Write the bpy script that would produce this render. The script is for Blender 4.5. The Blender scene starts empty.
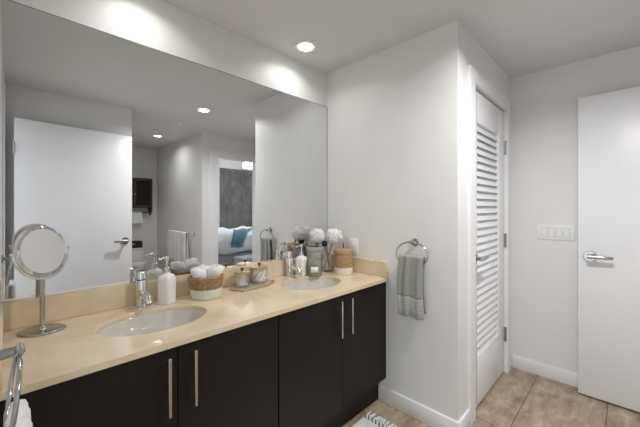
import bpy, bmesh, math, random
from mathutils import Vector, Matrix
random.seed(7)
PI = math.pi
C = bpy.context.scene.collection
SC = bpy.context.scene

# ------------------------------------------------------------------ camera, world, light, exposure
YAW = math.radians(44.6445)
cam = bpy.data.cameras.new('camera'); co = bpy.data.objects.new('camera', cam); C.objects.link(co)
cam.sensor_width = 36.0; cam.lens = 309.325 / 640 * 36.0
cam.shift_y = -(213.5 - 207.45) / 640.0
cam.clip_start = 0.02; cam.clip_end = 60
co.location = (0, 0, 1.3467); co.rotation_euler = (PI / 2, 0, YAW - PI / 2)
SC.camera = co

W = bpy.data.worlds.new('daylight'); SC.world = W; W.use_nodes = True
W.node_tree.nodes['Background'].inputs[0].default_value = (0.90, 0.95, 1.0, 1)
W.node_tree.nodes['Background'].inputs[1].default_value = 1.15
SC.view_settings.view_transform = 'Standard'; SC.view_settings.look = 'None'
SC.view_settings.exposure = 0.6; SC.view_settings.gamma = 1.0
SC.view_settings.use_curve_mapping = False
SC.cycles.max_bounces = 12; SC.cycles.diffuse_bounces = 6; SC.cycles.glossy_bounces = 6
SC.cycles.transmission_bounces = 10; SC.cycles.transparent_max_bounces = 12
SC.cycles.sample_clamp_indirect = 6.0
SC.cycles.use_denoising = True

CEIL = 2.44
LIGHT_SPOTS = [(1.427, 1.545, 1.0, 'recessed white downlight in ceiling above the far sink'),
               (0.46, 1.545, 1.0, 'recessed white downlight in ceiling above the near sink'),
               (1.555, 0.10, 15.0, 'recessed downlight in mid ceiling, nearer of two seen in the mirror'),
               (1.62, -1.62, 2.8, 'recessed downlight over the toilet alcove, seen farther in the mirror')]

# ------------------------------------------------------------------ materials
def mat(name, col, rough=0.5, metal=0.0, spec=0.5, trans=0.0, ior=1.45, sheen=0.0, coat=0.0):
    m = bpy.data.materials.new(name); m.use_nodes = True
    b = m.node_tree.nodes['Principled BSDF']
    b.inputs['Base Color'].default_value = (*col, 1); b.inputs['Roughness'].default_value = rough
    b.inputs['Metallic'].default_value = metal; b.inputs['Specular IOR Level'].default_value = spec
    b.inputs['Transmission Weight'].default_value = trans; b.inputs['IOR'].default_value = ior
    b.inputs['Sheen Weight'].default_value = sheen; b.inputs['Coat Weight'].default_value = coat
    return m
def nodes(m):
    nt = m.node_tree; return nt, nt.nodes['Principled BSDF']
def texco(nt, scale=(1, 1, 1), rot=(0, 0, 0), loc=(0, 0, 0)):
    tc = nt.nodes.new('ShaderNodeTexCoord'); mp = nt.nodes.new('ShaderNodeMapping')
    mp.inputs['Scale'].default_value = scale; mp.inputs['Rotation'].default_value = rot; mp.inputs['Location'].default_value = loc
    nt.links.new(tc.outputs['Object'], mp.inputs[0]); return mp.outputs[0]
def noise(nt, vec, scale, detail=4, rough=0.5, dist=0.0):
    n = nt.nodes.new('ShaderNodeTexNoise'); n.inputs['Scale'].default_value = scale
    n.inputs['Detail'].default_value = detail; n.inputs['Roughness'].default_value = rough; n.inputs['Distortion'].default_value = dist
    nt.links.new(vec, n.inputs['Vector']); return n.outputs['Fac']
def ramp(nt, fac, stops):
    r = nt.nodes.new('ShaderNodeValToRGB'); e = r.color_ramp.elements
    while len(e) < len(stops): e.new(0.5)
    for i, (p, c) in enumerate(stops): e[i].position = p; e[i].color = (*c, 1)
    nt.links.new(fac, r.inputs[0]); return r.outputs[0]
def bump(nt, b, h, strength=0.2, dist=0.01):
    n = nt.nodes.new('ShaderNodeBump'); n.inputs['Strength'].default_value = strength; n.inputs['Distance'].default_value = dist
    nt.links.new(h, n.inputs['Height']); nt.links.new(n.outputs[0], b.inputs['Normal'])
def noisy(name, stops, scale, rough=0.5, bumps=0.0, bscale=None, bdist=0.005, vscale=(1, 1, 1), detail=5, dist=0.0, **k):
    m = mat(name, stops[0][1], rough, **k); nt, b = nodes(m)
    v = texco(nt, vscale); f = noise(nt, v, scale, detail, 0.55, dist)
    nt.links.new(ramp(nt, f, stops), b.inputs['Base Color'])
    if bumps: bump(nt, b, noise(nt, texco(nt), bscale or scale, 3), bumps, bdist)
    return m
M = {}
M['wall'] = noisy('wall_paint', [(0.3, (.765, .76, .75)), (0.7, (.785, .78, .77))], 6, 0.42)
M['ceil'] = noisy('ceiling_paint', [(0.3, (.70, .70, .695)), (0.7, (.72, .72, .715))], 5, 0.7, 0.05, 200, 0.002)
M['trim'] = noisy('white_trim_paint', [(0.3, (.82, .825, .835)), (0.7, (.84, .845, .855))], 4, 0.35)
M['door'] = noisy('white_door_paint', [(0.3, (.82, .825, .84)), (0.7, (.84, .845, .86))], 3, 0.33)
M['plastic'] = mat('white_plastic', (.84, .84, .83), 0.35)
M['shade_dark'] = mat('painted_shade', (.05, .05, .055), 0.8)  # near black colour that stands in for shade
M['mirror'] = mat('mirror_silver', (.80, .81, .82), 0.0, 1.0)
M['mirror_edge'] = mat('mirror_edge', (.32, .35, .35), 0.15, 0.6)
M['chrome'] = noisy('chrome', [(0.3, (.74, .75, .76)), (0.7, (.78, .79, .80))], 9, 0.07, metal=1.0)
M['nickel'] = noisy('brushed_nickel', [(0.3, (.58, .53, .47)), (0.7, (.64, .59, .53))], 60, 0.27, metal=1.0, vscale=(1, 1, .05))
M['satin'] = noisy('satin_chrome', [(0.3, (.44, .445, .45)), (0.7, (.50, .505, .51))], 12, 0.16, metal=1.0)
M['steel'] = noisy('satin_steel', [(0.3, (.36, .36, .36)), (0.7, (.42, .42, .42))], 40, 0.33, metal=1.0)
M['brass'] = noisy('brass', [(0.3, (.66, .43, .15)), (0.7, (.73, .50, .20))], 40, 0.36, metal=1.0)
M['bronze'] = noisy('dark_bronze', [(0.3, (.10, .075, .05)), (0.7, (.15, .11, .07))], 30, 0.35, metal=0.8)
M['porcelain'] = noisy('porcelain', [(0.3, (.80, .80, .79)), (0.7, (.82, .82, .81))], 3, 0.08, coat=0.4)
M['basin'] = noisy('bisque_basin', [(0.3, (.60, .57, .52)), (0.7, (.63, .60, .545))], 3, 0.1, coat=0.4)
M['ceramic'] = noisy('white_ceramic', [(0.3, (.80, .79, .76)), (0.7, (.84, .83, .80))], 30, 0.35, 0.03, 90, 0.001)
def thin_glass(name, tint, edge, body=0.05):
    m = bpy.data.materials.new(name); m.use_nodes = True; nt = m.node_tree
    lw = nt.nodes.new('ShaderNodeLayerWeight'); lw.inputs[0].default_value = 0.06
    t = nt.nodes.new('ShaderNodeBsdfTransparent'); t.inputs[0].default_value = (*tint, 1)
    d = nt.nodes.new('ShaderNodeBsdfDiffuse'); d.inputs[0].default_value = (*edge, 1)
    g = nt.nodes.new('ShaderNodeBsdfGlossy'); g.inputs['Roughness'].default_value = 0.03
    a = nt.nodes.new('ShaderNodeMixShader'); a.inputs[0].default_value = body
    x = nt.nodes.new('ShaderNodeMixShader')
    nt.links.new(t.outputs[0], a.inputs[1]); nt.links.new(d.outputs[0], a.inputs[2])
    nt.links.new(lw.outputs['Fresnel'], x.inputs[0]); nt.links.new(a.outputs[0], x.inputs[1]); nt.links.new(g.outputs[0], x.inputs[2])
    nt.links.new(x.outputs[0], nt.nodes['Material Output'].inputs[0]); return m
M['tray_glass'] = thin_glass('tray_glass', (.95, .95, .93), (.78, .75, .68), 0.5)
M['glass'] = thin_glass('clear_glass', (.975, .98, .975), (.85, .85, .83), 0.10)
M['glass_grey'] = thin_glass('smoked_glass', (.82, .82, .76), (.5, .5, .42), 0.45)
M['wax'] = mat('candle_wax', (.56, .545, .46), 0.5)
M['paper'] = noisy('label_paper', [(0.3, (.82, .82, .80)), (0.7, (.86, .86, .84))], 60, 0.7)
M['cotton'] = noisy('cotton', [(0.3, (.84, .83, .81)), (0.7, (.89, .88, .86))], 120, 0.9, 0.3, 300, 0.002)
M['pot'] = noisy('charcoal_pot', [(0.3, (.36, .36, .36)), (0.7, (.45, .45, .44))], 25, 0.6, 0.15, 60, 0.002)
M['black'] = noisy('black_seed', [(0.3, (.012, .012, .012)), (0.7, (.03, .03, .03))], 60, 0.8, 0.4, 150, 0.003)
M['stem'] = noisy('dark_stem', [(0.3, (.045, .05, .03)), (0.7, (.09, .10, .05))], 30, 0.7)
M['leaf'] = noisy('leaf', [(0.3, (.05, .08, .03)), (0.7, (.09, .13, .06))], 25, 0.5)
M['petal'] = noisy('white_petal', [(0.3, (.84, .83, .81)), (0.7, (.90, .89, .87))], 60, 0.6)
M['green_band'] = noisy('pale_sage_band', [(0.3, (.62, .66, .55)), (0.7, (.67, .71, .60))], 80, 0.75, 0.2, 200, 0.001)
M['cream_band'] = noisy('cream_band', [(0.3, (.72, .68, .56)), (0.7, (.78, .74, .62))], 80, 0.75, 0.2, 200, 0.001)
def wicker(name, a, b_):
    m = noisy(name, [(0.3, a), (0.7, b_)], 90, 0.75, 0.6, 260, 0.003); return m
M['wicker'] = wicker('woven_seagrass', (.19, .10, .04), (.46, .30, .15))
M['wicker_lid'] = wicker('woven_tan', (.27, .155, .065), (.50, .34, .18))
def cloth(name, a, b_, s=160, bs=0.5):
    return noisy(name, [(0.3, a), (0.7, b_)], s, 0.95, bs, 420, 0.003, sheen=0.3)
M['white_towel'] = cloth('white_terry', (.80, .80, .80), (.88, .88, .88))
M['grey_towel'] = cloth('grey_green_terry', (.27, .275, .25), (.37, .375, .345))
M['grey_band'] = cloth('grey_towel_band', (.38, .385, .35), (.47, .475, .44), 200, 0.2)
M['duvet'] = cloth('white_duvet', (.76, .78, .82), (.82, .84, .87), 12, 0.2)
M['blue'] = cloth('teal_blue_throw', (.05, .16, .23), (.15, .31, .40), 45, 0.9)
M['bedgrey'] = cloth('grey_bed_fabric', (.36, .38, .43), (.42, .44, .49), 60, 0.3)
M['rug'] = cloth('white_rug', (.66, .655, .66), (.85, .845, .84), 45, 0.7)
M['rugdark'] = cloth('dark_yarn', (.04, .045, .06), (.08, .085, .1), 60, 0.4)
M['darkwood'] = noisy('espresso_wood', [(0.3, (.0085, .0062, .0052)), (0.7, (.0155, .0112, .0092))], 9, 0.42, 0.04, 70, 0.002, vscale=(9, 9, .6), dist=0.4, spec=0.28)
M['darkwood_in'] = mat('cabinet_shadow_gap', (.006, .005, .005), 0.8)
M['cabinet2'] = noisy('black_brown_wood', [(0.3, (.020, .015, .012)), (0.7, (.034, .025, .02))], 10, 0.45, vscale=(1, 1, 9))
# counter: cream engineered stone
m = mat('cream_stone', (.7, .56, .38), 0.2, coat=0.15); nt, b = nodes(m)
v = texco(nt)
f1 = noise(nt, v, 5.0, 7, 0.62, 0.8); c1 = ramp(nt, f1, [(0.25, (.62, .49, .32)), (0.5, (.71, .585, .41)), (0.75, (.78, .67, .495))])
f2 = noise(nt, v, 90, 3, 0.6)
mx = nt.nodes.new('ShaderNodeMix'); mx.data_type = 'RGBA'; mx.blend_type = 'MULTIPLY'; mx.inputs[0].default_value = 0.35
nt.links.new(c1, mx.inputs[6]); nt.links.new(ramp(nt, f2, [(0.3, (.86, .83, .78)), (0.6, (1, 1, 1))]), mx.inputs[7])
nt.links.new(mx.outputs[2], b.inputs['Base Color']); M['stone'] = m
# floor tile
m = mat('travertine_tile', (.4, .3, .2), 0.38); nt, b = nodes(m)
v = texco(nt, loc=(0.375, -0.0865 + 0.415, 0))
br = nt.nodes.new('ShaderNodeTexBrick'); br.offset = 0.0; br.squash = 1.0
br.inputs['Scale'].default_value = 1.0; br.inputs['Brick Width'].default_value = 0.83; br.inputs['Row Height'].default_value = 0.415
br.inputs['Mortar Size'].default_value = 0.0028; br.inputs['Mortar Smooth'].default_value = 0.1; br.inputs['Bias'].default_value = 0
br.inputs['Color1'].default_value = (.94, .93, .92, 1); br.inputs['Color2'].default_value = (1.05, 1.03, 1.02, 1); br.inputs['Mortar'].default_value = (.33, .28, .23, 1)
nt.links.new(v, br.inputs['Vector'])
vs = texco(nt, (1.2, 3.2, 1), (0, 0, 0.5))
c1 = ramp(nt, noise(nt, vs, 4.0, 10, 0.72, 0.25), [(0.30, (.17, .12, .075)), (0.44, (.32, .245, .17)), (0.56, (.43, .345, .255)), (0.72, (.60, .515, .42))])
mx = nt.nodes.new('ShaderNodeMix'); mx.data_type = 'RGBA'; mx.blend_type = 'MULTIPLY'; mx.inputs[0].default_value = 1
nt.links.new(c1, mx.inputs[6]); nt.links.new(br.outputs['Color'], mx.inputs[7]); nt.links.new(mx.outputs[2], b.inputs['Base Color'])
inv = nt.nodes.new('ShaderNodeMath'); inv.operation = 'SUBTRACT'; inv.inputs[0].default_value = 1; nt.links.new(br.outputs['Fac'], inv.inputs[1])
bump(nt, b, inv.outputs[0], 0.4, 0.003); M['tile'] = m
# board-marked concrete
m = mat('concrete', (.2, .2, .19), 0.8); nt, b = nodes(m)
v = texco(nt, (1.6, 1, 1))
c1 = ramp(nt, noise(nt, v, 2.6, 10, 0.75, 0.1), [(0.3, (.075, .078, .07)), (0.5, (.15, .15, .135)), (0.72, (.27, .26, .235))])
nt.links.new(c1, b.inputs['Base Color']); bump(nt, b, noise(nt, texco(nt), 14, 6), 0.4, 0.02); M['concrete'] = m
# lamp lens
m = bpy.data.materials.new('lamp_lens'); m.use_nodes = True; nt = m.node_tree
e = nt.nodes.new('ShaderNodeEmission'); e.inputs[0].default_value = (1, .97, .92, 1); e.inputs[1].default_value = 6.0
nt.links.new(e.outputs[0], nt.nodes['Material Output'].inputs[0]); M['lens'] = m
m = M['lens'].copy(); m.name = 'pendant_lens'; M['lens_pendant'] = m
for n_ in m.node_tree.nodes:
    if n_.type == 'EMISSION': n_.inputs[1].default_value = 40.0; n_.inputs[0].default_value = (.97, .985, 1, 1)
# window pane
m = bpy.data.materials.new('window_pane'); m.use_nodes = True; nt = m.node_tree
t = nt.nodes.new('ShaderNodeBsdfTransparent'); g = nt.nodes.new('ShaderNodeBsdfGlossy'); g.inputs['Roughness'].default_value = 0
x = nt.nodes.new('ShaderNodeMixShader'); x.inputs[0].default_value = 0.06
nt.links.new(t.outputs[0], x.inputs[1]); nt.links.new(g.outputs[0], x.inputs[2]); nt.links.new(x.outputs[0], nt.nodes['Material Output'].inputs[0]); M['pane'] = m

# ------------------------------------------------------------------ mesh helpers
def V(*a): return Vector(a)
class MB:
    def __init__(s): s.bm = bmesh.new()
    def box(s, x0, x1, y0, y1, z0, z1, bev=0.0, seg=2, mtx=None):
        b = bmesh.new(); bmesh.ops.create_cube(b, size=1)
        bmesh.ops.scale(b, vec=(x1 - x0, y1 - y0, z1 - z0), verts=b.verts)
        bmesh.ops.translate(b, vec=((x0 + x1) / 2, (y0 + y1) / 2, (z0 + z1) / 2), verts=b.verts)
        if bev: bmesh.ops.bevel(b, geom=b.edges[:], offset=bev, segments=seg, affect='EDGES', profile=0.5)
        s.merge(b, mtx); return s
    def merge(s, b, mtx=None):
        if mtx is not None: bmesh.ops.transform(b, matrix=mtx, verts=b.verts)
        me = bpy.data.meshes.new('t'); b.to_mesh(me); b.free(); s.bm.from_mesh(me); bpy.data.meshes.remove(me)
    def lathe(s, prof, seg=32, mtx=None, sx=1.0, sy=1.0, fn=None, power=2.0):
        b = bmesh.new(); rings = []
        for (r, z) in prof:
            if r < 1e-6: rings.append([b.verts.new((0, 0, z))]); continue
            ring = []
            for k in range(seg):
                a = 2 * PI * k / seg; c_, s_ = math.cos(a), math.sin(a)
                q = (abs(c_) ** power + abs(s_) ** power) ** (-1.0 / power)
                rr = r + (fn(a, z, r) if fn else 0)
                ring.append(b.verts.new((rr * q * c_ * sx, rr * q * s_ * sy, z)))
            rings.append(ring)
        for A, B in zip(rings, rings[1:]):
            n = max(len(A), len(B))
            for k in range(n):
                k2 = (k + 1) % n
                if len(A) == 1 and len(B) == 1: continue
                if len(A) == 1: b.faces.new((A[0], B[k], B[k2])) if False else b.faces.new((A[0], B[k2], B[k]))
                elif len(B) == 1: b.faces.new((A[k], A[k2], B[0]))
                else: b.faces.new((A[k], A[k2], B[k2], B[k]))
        bmesh.ops.recalc_face_normals(b, faces=b.faces[:])
        s.merge(b, mtx); return s
    def tube(s, pts, r, seg=10, closed=False, caps=True):
        pts = [Vector(p) for p in pts]; n = len(pts); b = bmesh.new(); rings = []
        rr = r if isinstance(r, (list, tuple)) else [r] * n
        up = None
        for i, p in enumerate(pts):
            if closed: t = (pts[(i + 1) % n] - pts[i - 1]).normalized()
            else: t = (pts[min(i + 1, n - 1)] - pts[max(i - 1, 0)]).normalized()
            if up is None:
                up = Vector((0, 0, 1)) if abs(t.z) < 0.9 else Vector((1, 0, 0))
            u = (up - t * up.dot(t)).normalized(); w = t.cross(u); up = u
            rings.append([b.verts.new(p + (u * math.cos(2 * PI * k / seg) + w * math.sin(2 * PI * k / seg)) * rr[i]) for k in range(seg)])
        m_ = n if closed else n - 1
        for i in range(m_):
            A, B = rings[i], rings[(i + 1) % n]
            for k in range(seg): b.faces.new((A[k], A[(k + 1) % seg], B[(k + 1) % seg], B[k]))
        if not closed and caps: b.faces.new(rings[0][::-1]); b.faces.new(rings[-1])
        bmesh.ops.recalc_face_normals(b, faces=b.faces[:])
        s.merge(b); return s
    def rod(s, p0, p1, r, seg=16, bev=0.0):
        p0 = Vector(p0); p1 = Vector(p1); d = p1 - p0; L = d.length; e = min(bev, r * .5, L * .4)
        prof = [(0, 0), (r - e, 0), (r, e), (r, L - e), (r - e, L), (0, L)] if e else [(0, 0), (r, 0), (r, L), (0, L)]
        q = Vector((0, 0, 1)).rotation_difference(d.normalized()).to_matrix().to_4x4()
        s.lathe(prof, seg, Matrix.Translation(p0) @ q); return s
    def grid(s, fn, nu, nv, mtx=None):
        b = bmesh.new(); g = [[b.verts.new(fn(i / nu, j / nv)) for j in range(nv + 1)] for i in range(nu + 1)]
        for i in range(nu):
            for j in range(nv): b.faces.new((g[i][j], g[i + 1][j], g[i + 1][j + 1], g[i][j + 1]))
        s.merge(b, mtx); return s
    def prism(s, poly, z0, z1, mtx=None, bev=0.0):
        b = bmesh.new(); f = b.faces.new([b.verts.new((x, y, z0)) for x, y in poly])
        r = bmesh.ops.extrude_face_region(b, geom=[f]); vs_ = [g for g in r['geom'] if isinstance(g, bmesh.types.BMVert)]
        bmesh.ops.translate(b, vec=(0, 0, z1 - z0), verts=vs_)
        bmesh.ops.recalc_face_normals(b, faces=b.faces[:])
        if bev: bmesh.ops.bevel(b, geom=b.edges[:], offset=bev, segments=2, affect='EDGES', profile=0.5)
        s.merge(b, mtx); return s
    def build(s, name, material, parent=None, loc=(0, 0, 0), rot=(0, 0, 0), sharp=38):
        bm = s.bm; ca = math.radians(sharp)
        for f in bm.faces: f.smooth = True
        for e in bm.edges:
            if len(e.link_faces) == 2 and e.calc_face_angle(0) > ca: e.smooth = False
        me = bpy.data.meshes.new(name); bm.to_mesh(me); bm.free()
        me.materials.append(material)
        o = bpy.data.objects.new(name, me); C.objects.link(o); o.location = loc; o.rotation_euler = rot
        if parent: o.parent = parent
        return o
def tag(o, label, cat, group=None, kind=None):
    if label: o['label'] = label
    if cat: o['category'] = cat
    if group: o['group'] = group
    if kind: o['kind'] = kind
    return o
def thing(name, label, cat, loc=(0, 0, 0), rz=0.0, group=None):
    o = bpy.data.objects.new(name, None); o.empty_display_size = 0.05; C.objects.link(o)
    o.location = loc; o.rotation_euler = (0, 0, rz); return tag(o, label, cat, group)
def struct(name, mb, material, label=None, cat=None, parent=None):
    o = mb.build(name, material, parent)
    if parent is None:
        o['kind'] = 'structure'
        tag(o, label, cat)
    return o
def kids(o): return [c for c in bpy.data.objects if c.parent == o]
def copy_tree(o, parent=None):
    ks = kids(o); c = o.copy(); C.objects.link(c); c.parent = parent
    for ch in ks: copy_tree(ch, c)
    return c
def solid(o, t, sub=0, off=0):
    md = o.modifiers.new('thickness', 'SOLIDIFY'); md.thickness = t; md.offset = off
    if sub: sb = o.modifiers.new('smooth', 'SUBSURF'); sb.levels = sub; sb.render_levels = sub
    return o
T = Matrix.Translation
def R(a, ax): return Matrix.Rotation(a, 4, ax)

# ------------------------------------------------------------------ the room
XL, XR, YM, YC, XB = -0.022, 1.842, 1.735, 0.694, 3.006
YH, XA0, XA1, YA, YW = -0.445, 0.979, 2.0, -2.85, -0.92
struct('floor', MB().box(-2.2, 7.0, -5.0, 2.0, -0.06, 0.0), M['tile'], 'brown travertine look tile floor', 'floor')
struct('ceiling', MB().box(-0.3, 3.16, -3.0, 1.9, CEIL, CEIL + 0.1), M['ceil'], 'smooth white ceiling of the bathroom', 'ceiling')
struct('wall_front', MB().box(-0.2, 1.96, YM + 0.006, YM + 0.12, 0, CEIL), M['wall'], 'white wall behind the long mirror', 'wall')
struct('wall_right', MB().box(XR, XR + 0.12, YC, YM + 0.006, 0, CEIL), M['wall'], 'white wall at the end of the vanity with the towel ring', 'wall')
DX0, DX1, DZ = 2.085, 2.872, 2.15
struct('wall_closet', MB().box(XR + 0.12, DX0, YC, YC + 0.11, 0, CEIL).box(DX1, XB, YC, YC + 0.11, 0, CEIL).box(DX0, DX1, YC, YC + 0.11, DZ, CEIL), M['wall'], 'white wall around the louvered closet door', 'wall')
struct('wall_back', MB().box(XB, XB + 0.12, YW - 0.1, YC + 0.2, 0, CEIL), M['wall'], 'white wall with the light switches', 'wall')
LY0, LY1, LZ = -0.275, 0.635, 2.135
struct('wall_left', MB().box(XL - 0.12, XL, LY1, YM + 0.05, 0, CEIL).box(XL - 0.12, XL, LY0, LY1, LZ, CEIL).box(XL - 0.12, XL, YH - 0.1, LY0, 0, CEIL), M['wall'], 'white wall at the left end of the vanity with the entry doorway', 'wall')
struct('wall_rear', MB().box(XL - 0.12, XA0, YH - 0.11, YH, 0, CEIL), M['wall'], 'white wall behind the open entry door', 'wall')
struct('wall_alcove_left', MB().box(XA0 - 0.11, XA0, YA, YH - 0.11, 0, CEIL), M['wall'], 'left wall of the toilet alcove', 'wall')
struct('wall_alcove_back', MB().box(XA0 - 0.11, XA1 + 0.1, YA - 0.1, YA, 0, CEIL), M['wall'], 'back wall of the toilet alcove', 'wall')
struct('wall_alcove_right', MB().box(XA1, XA1 + 0.1, YA, YW, 0, CEIL), M['wall'], 'right wall of the toilet alcove with the towel bar', 'wall')
BX0, BX1, BZ = 2.225, 2.93, 2.11
struct('wall_bedroom', MB().box(XA1 + 0.1, BX0, YW - 0.1, YW, 0, CEIL).box(BX1, XB + 0.12, YW - 0.1, YW, 0, CEIL).box(BX0, BX1, YW - 0.1, YW, BZ, CEIL), M['wall'], 'white wall holding the bedroom doorway', 'wall')
# casings
def casing(mb, x0, x1, y, z, w, t):
    mb.box(x0 - w, x0, y - t, y, 0, z).box(x1, x1 + w, y - t, y, 0, z).box(x0 - w, x1 + w, y - t, y, z, z + w)
    return mb
mb = casing(MB(), DX0, DX1, YC, DZ, 0.075, 0.016)
mb.box(DX0, DX0 + 0.012, YC - .016, YC + 0.1, 0, DZ - .012).box(DX1 - 0.012, DX1, YC - .016, YC + 0.1, 0, DZ - .012).box(DX0, DX1, YC - .016, YC + 0.1, DZ - 0.012, DZ)
struct('trim_1', mb, M['trim'], 'white casing around the louvered closet door', 'door casing')
mb = MB()
for (x0, x1, z0, z1) in ((BX0 - .12, BX0, 0, BZ), (BX1, BX1 + .065, 0, BZ), (BX0 - .12, BX1 + .065, BZ, BZ + .1)):
    mb.box(x0, x1, YW, YW + .016, z0, z1)
mb.box(BX0, BX0 + .014, YW - .1, YW + .016, 0, BZ - .014).box(BX1 - .014, BX1, YW - .1, YW + .016, 0, BZ - .014).box(BX0, BX1, YW - .1, YW + .016, BZ - .014, BZ)
struct('trim_2', mb, M['trim'], 'white casing around the bedroom doorway', 'door casing')
mb = MB()
for (y0, y1, z0, z1) in ((LY0 - .075, LY0, 0, LZ), (LY1, LY1 + .075, 0, LZ), (LY0 - .075, LY1 + .075, LZ, LZ + .075)):
    mb.box(XL, XL + .011, y0, y1, z0, z1)
mb.box(XL - .12, XL, LY1 - .012, LY1, 0, LZ - .012).box(XL - .12, XL, LY0, LY0 + .012, 0, LZ - .012).box(XL - .12, XL, LY0, LY1, LZ - .012, LZ)
struct('trim_3', mb, M['trim'], 'white casing around the entry doorway', 'door casing')
# baseboards
struct('baseboard_right', MB().box(XR - .014, XR, YC - .014, 1.235, 0, .104, .004), M['trim'], 'white baseboard under the towel ring', 'baseboard')
struct('baseboard_closet', MB().box(XR, DX0 - .076, YC - .014, YC, 0, .104, .004), M['trim'], 'short white baseboard beside the closet casing', 'baseboard')
struct('baseboard_back', MB().box(XB - .014, XB, YW, YC - .018, 0, .104, .004), M['trim'], 'white baseboard under the light switches', 'baseboard')
struct('baseboard_alcove', MB().box(XA1 - .014, XA1, YA + .014, YW, 0, .104, .004).box(XA0, XA1, YA, YA + .014, 0, .104, .004), M['trim'], 'white baseboard in the toilet alcove', 'baseboard')
struct('baseboard_rear', MB().box(XL, XA0, YH, YH + .014, 0, .104, .004), M['trim'], 'white baseboard behind the entry door', 'baseboard')

# ------------------------------------------------------------------ bedroom seen in the mirror
struct('wall_concrete', MB().box(4.2, 7.0, -4.75, -4.6, 0, 2.46), M['concrete'], 'grey raw concrete wall of the bedroom', 'wall')
struct('ceiling_bedroom', MB().box(2.1, 7.0, -4.75, -1.02, 2.74, 2.84).box(4.2, 7.0, -4.75, -4.6, 2.46, 2.74), M['wall'], 'white ceiling of the bedroom', 'ceiling')
struct('wall_bedroom_left', MB().box(2.03, 2.13, -4.75, -2.95, 0, 2.74), M['wall'], 'white side wall of the bedroom', 'wall')
struct('wall_bedroom_upper', MB().box(2.03, 7.0, -1.06, -1.02, CEIL, 2.74).box(XB + .12, 7.0, -1.06, -1.02, 0, CEIL), M['wall'], 'white wall of the bedroom on the bathroom side', 'wall')
w = MB()
for (x0, x1, z0, z1) in ((2.13, 2.19, 0, 2.74), (4.14, 4.2, 0, 2.74), (2.19, 4.14, 0, .1), (2.19, 4.14, 2.62, 2.74), (3.13, 3.19, .1, 2.62)):
    w.box(x0, x1, -4.72, -4.64, z0, z1)
wf = w.build('window_1', M['trim']); wf['kind'] = 'structure'; tag(wf, 'tall white framed bedroom window', 'window')
MB().box(2.19, 4.14, -4.685, -4.675, .1, 2.62).build('window_pane', M['pane'], wf)
struct('trim_4', MB().box(2.3, 6.5, -3.56, -3.44, 2.50, 2.62, .01), M['trim'], 'white beam crossing the bedroom ceiling', 'beam')
struct('trim_5', MB().box(2.4, 2.52, -3.56, -3.44, 2.62, 2.74), M['trim'], 'white beam bracket at the bedroom ceiling', 'bracket')
lt = thing('pendant_lamp', 'round white lamp hanging under the bedroom ceiling', 'ceiling lamp', (4.02, -2.85, 2.28))
MB().lathe([(0, 0), (.13, .0), (.145, .02), (.145, .1), (.13, .115), (0, .115)], 32).build('lamp_shade', M['lens_pendant'], lt)
MB().rod((0, 0, .115), (0, 0, .46), .012).build('rod', M['steel'], lt)

bed = thing('bed', 'bed with rumpled white duvet on a grey upholstered base seen through the doorway', 'bed', (4.0, -3.1, 0))
MB().box(-1.05, 1.05, -.8, .8, .08, .40, .03, 3).build('bed_base', M['bedgrey'], bed)
lg = MB()
for sx in (-1, 1):
    for sy in (-1, 1): MB().box(sx * .95 - .03, sx * .95 + .03, sy * .7 - .03, sy * .7 + .03, 0, .08).build('leg', M['black'], bed)
MB().box(-1.02, 1.02, -.78, .78, .40, .56, .05, 3).build('mattress', M['duvet'], bed)
def dv(u, v_):
    x = (u - .5) * 2.16; y = (v_ - .5) * 1.72
    ex = max(0, abs(x) - .88) / .2; ey = max(0, abs(y) - .64) / .22
    z = .56 + .24 * max(0, 1 - ex ** 2.2) ** .5 * max(0, 1 - ey ** 2.2) ** .5 if ex < 1 and ey < 1 else .52
    z += .022 * math.sin(9 * x + 3 * y) + .018 * math.sin(14 * y - 5 * x + 1) + .012 * math.sin(23 * x + 11 * y)
    if ex >= .98 or ey >= .98: z = .42 + .02 * math.sin(8 * x + 6 * y)
    return (x, y, z)
solid(MB().grid(dv, 40, 32).build('duvet', M['duvet'], bed), .03)
tb = thing('throw_blanket', 'teal blue knitted throw draped over the white duvet on the bed', 'blanket', (3.66, -2.66, .55))
def tw(u, v_):
    x = (u - .5) * (.26 + .08 * math.sin(v_ * 3)) - .5 * (v_ - .35)
    w_ = .012 * math.sin(26 * x + 6 * v_) + .010 * math.sin(47 * u)
    if v_ < .55: y = .02 + (v_ / .55) * .17; z = .30
    else: a_ = (v_ - .55) / .45 * 1.45; y = .19 + .25 * math.sin(a_); z = .025 + .275 * math.cos(a_)
    return (x, y + w_ * .5, z + w_)
solid(MB().grid(tw, 24, 30).build('blanket_cloth', M['blue'], tb), .03)
fr = MB()
for k in range(14):
    e_ = V(*tw(k / 13, 1.0))
    fr.tube([e_, e_ + V(.004, .006, -.05), e_ + V(0, .006, -.085)], .008, 6)
tag(fr.build('fringe', M['blue'], tb), 'hanging yarn fringe', None)
nb = thing('bench', 'low grey upholstered bench with dark knob in front of the bed', 'bench', (3.75, -1.95, 0))
MB().box(-.55, .55, -.2, .2, .16, .36, .02).build('bench_seat', M['bedgrey'], nb)
MB().lathe([(0, 0), (.02, .004), (.028, .02), (.02, .04), (0, .045)], 16, T(V(-.2, .2, .27)) @ R(-PI / 2, 'X')).build('knob', M['black'], nb)
for sx in (-1, 1):
    for sy in (-1, 1): MB().box(sx * .48 - .02, sx * .48 + .02, sy * .15 - .02, sy * .15 + .02, 0, .16).build('leg', M['black'], nb)

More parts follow.
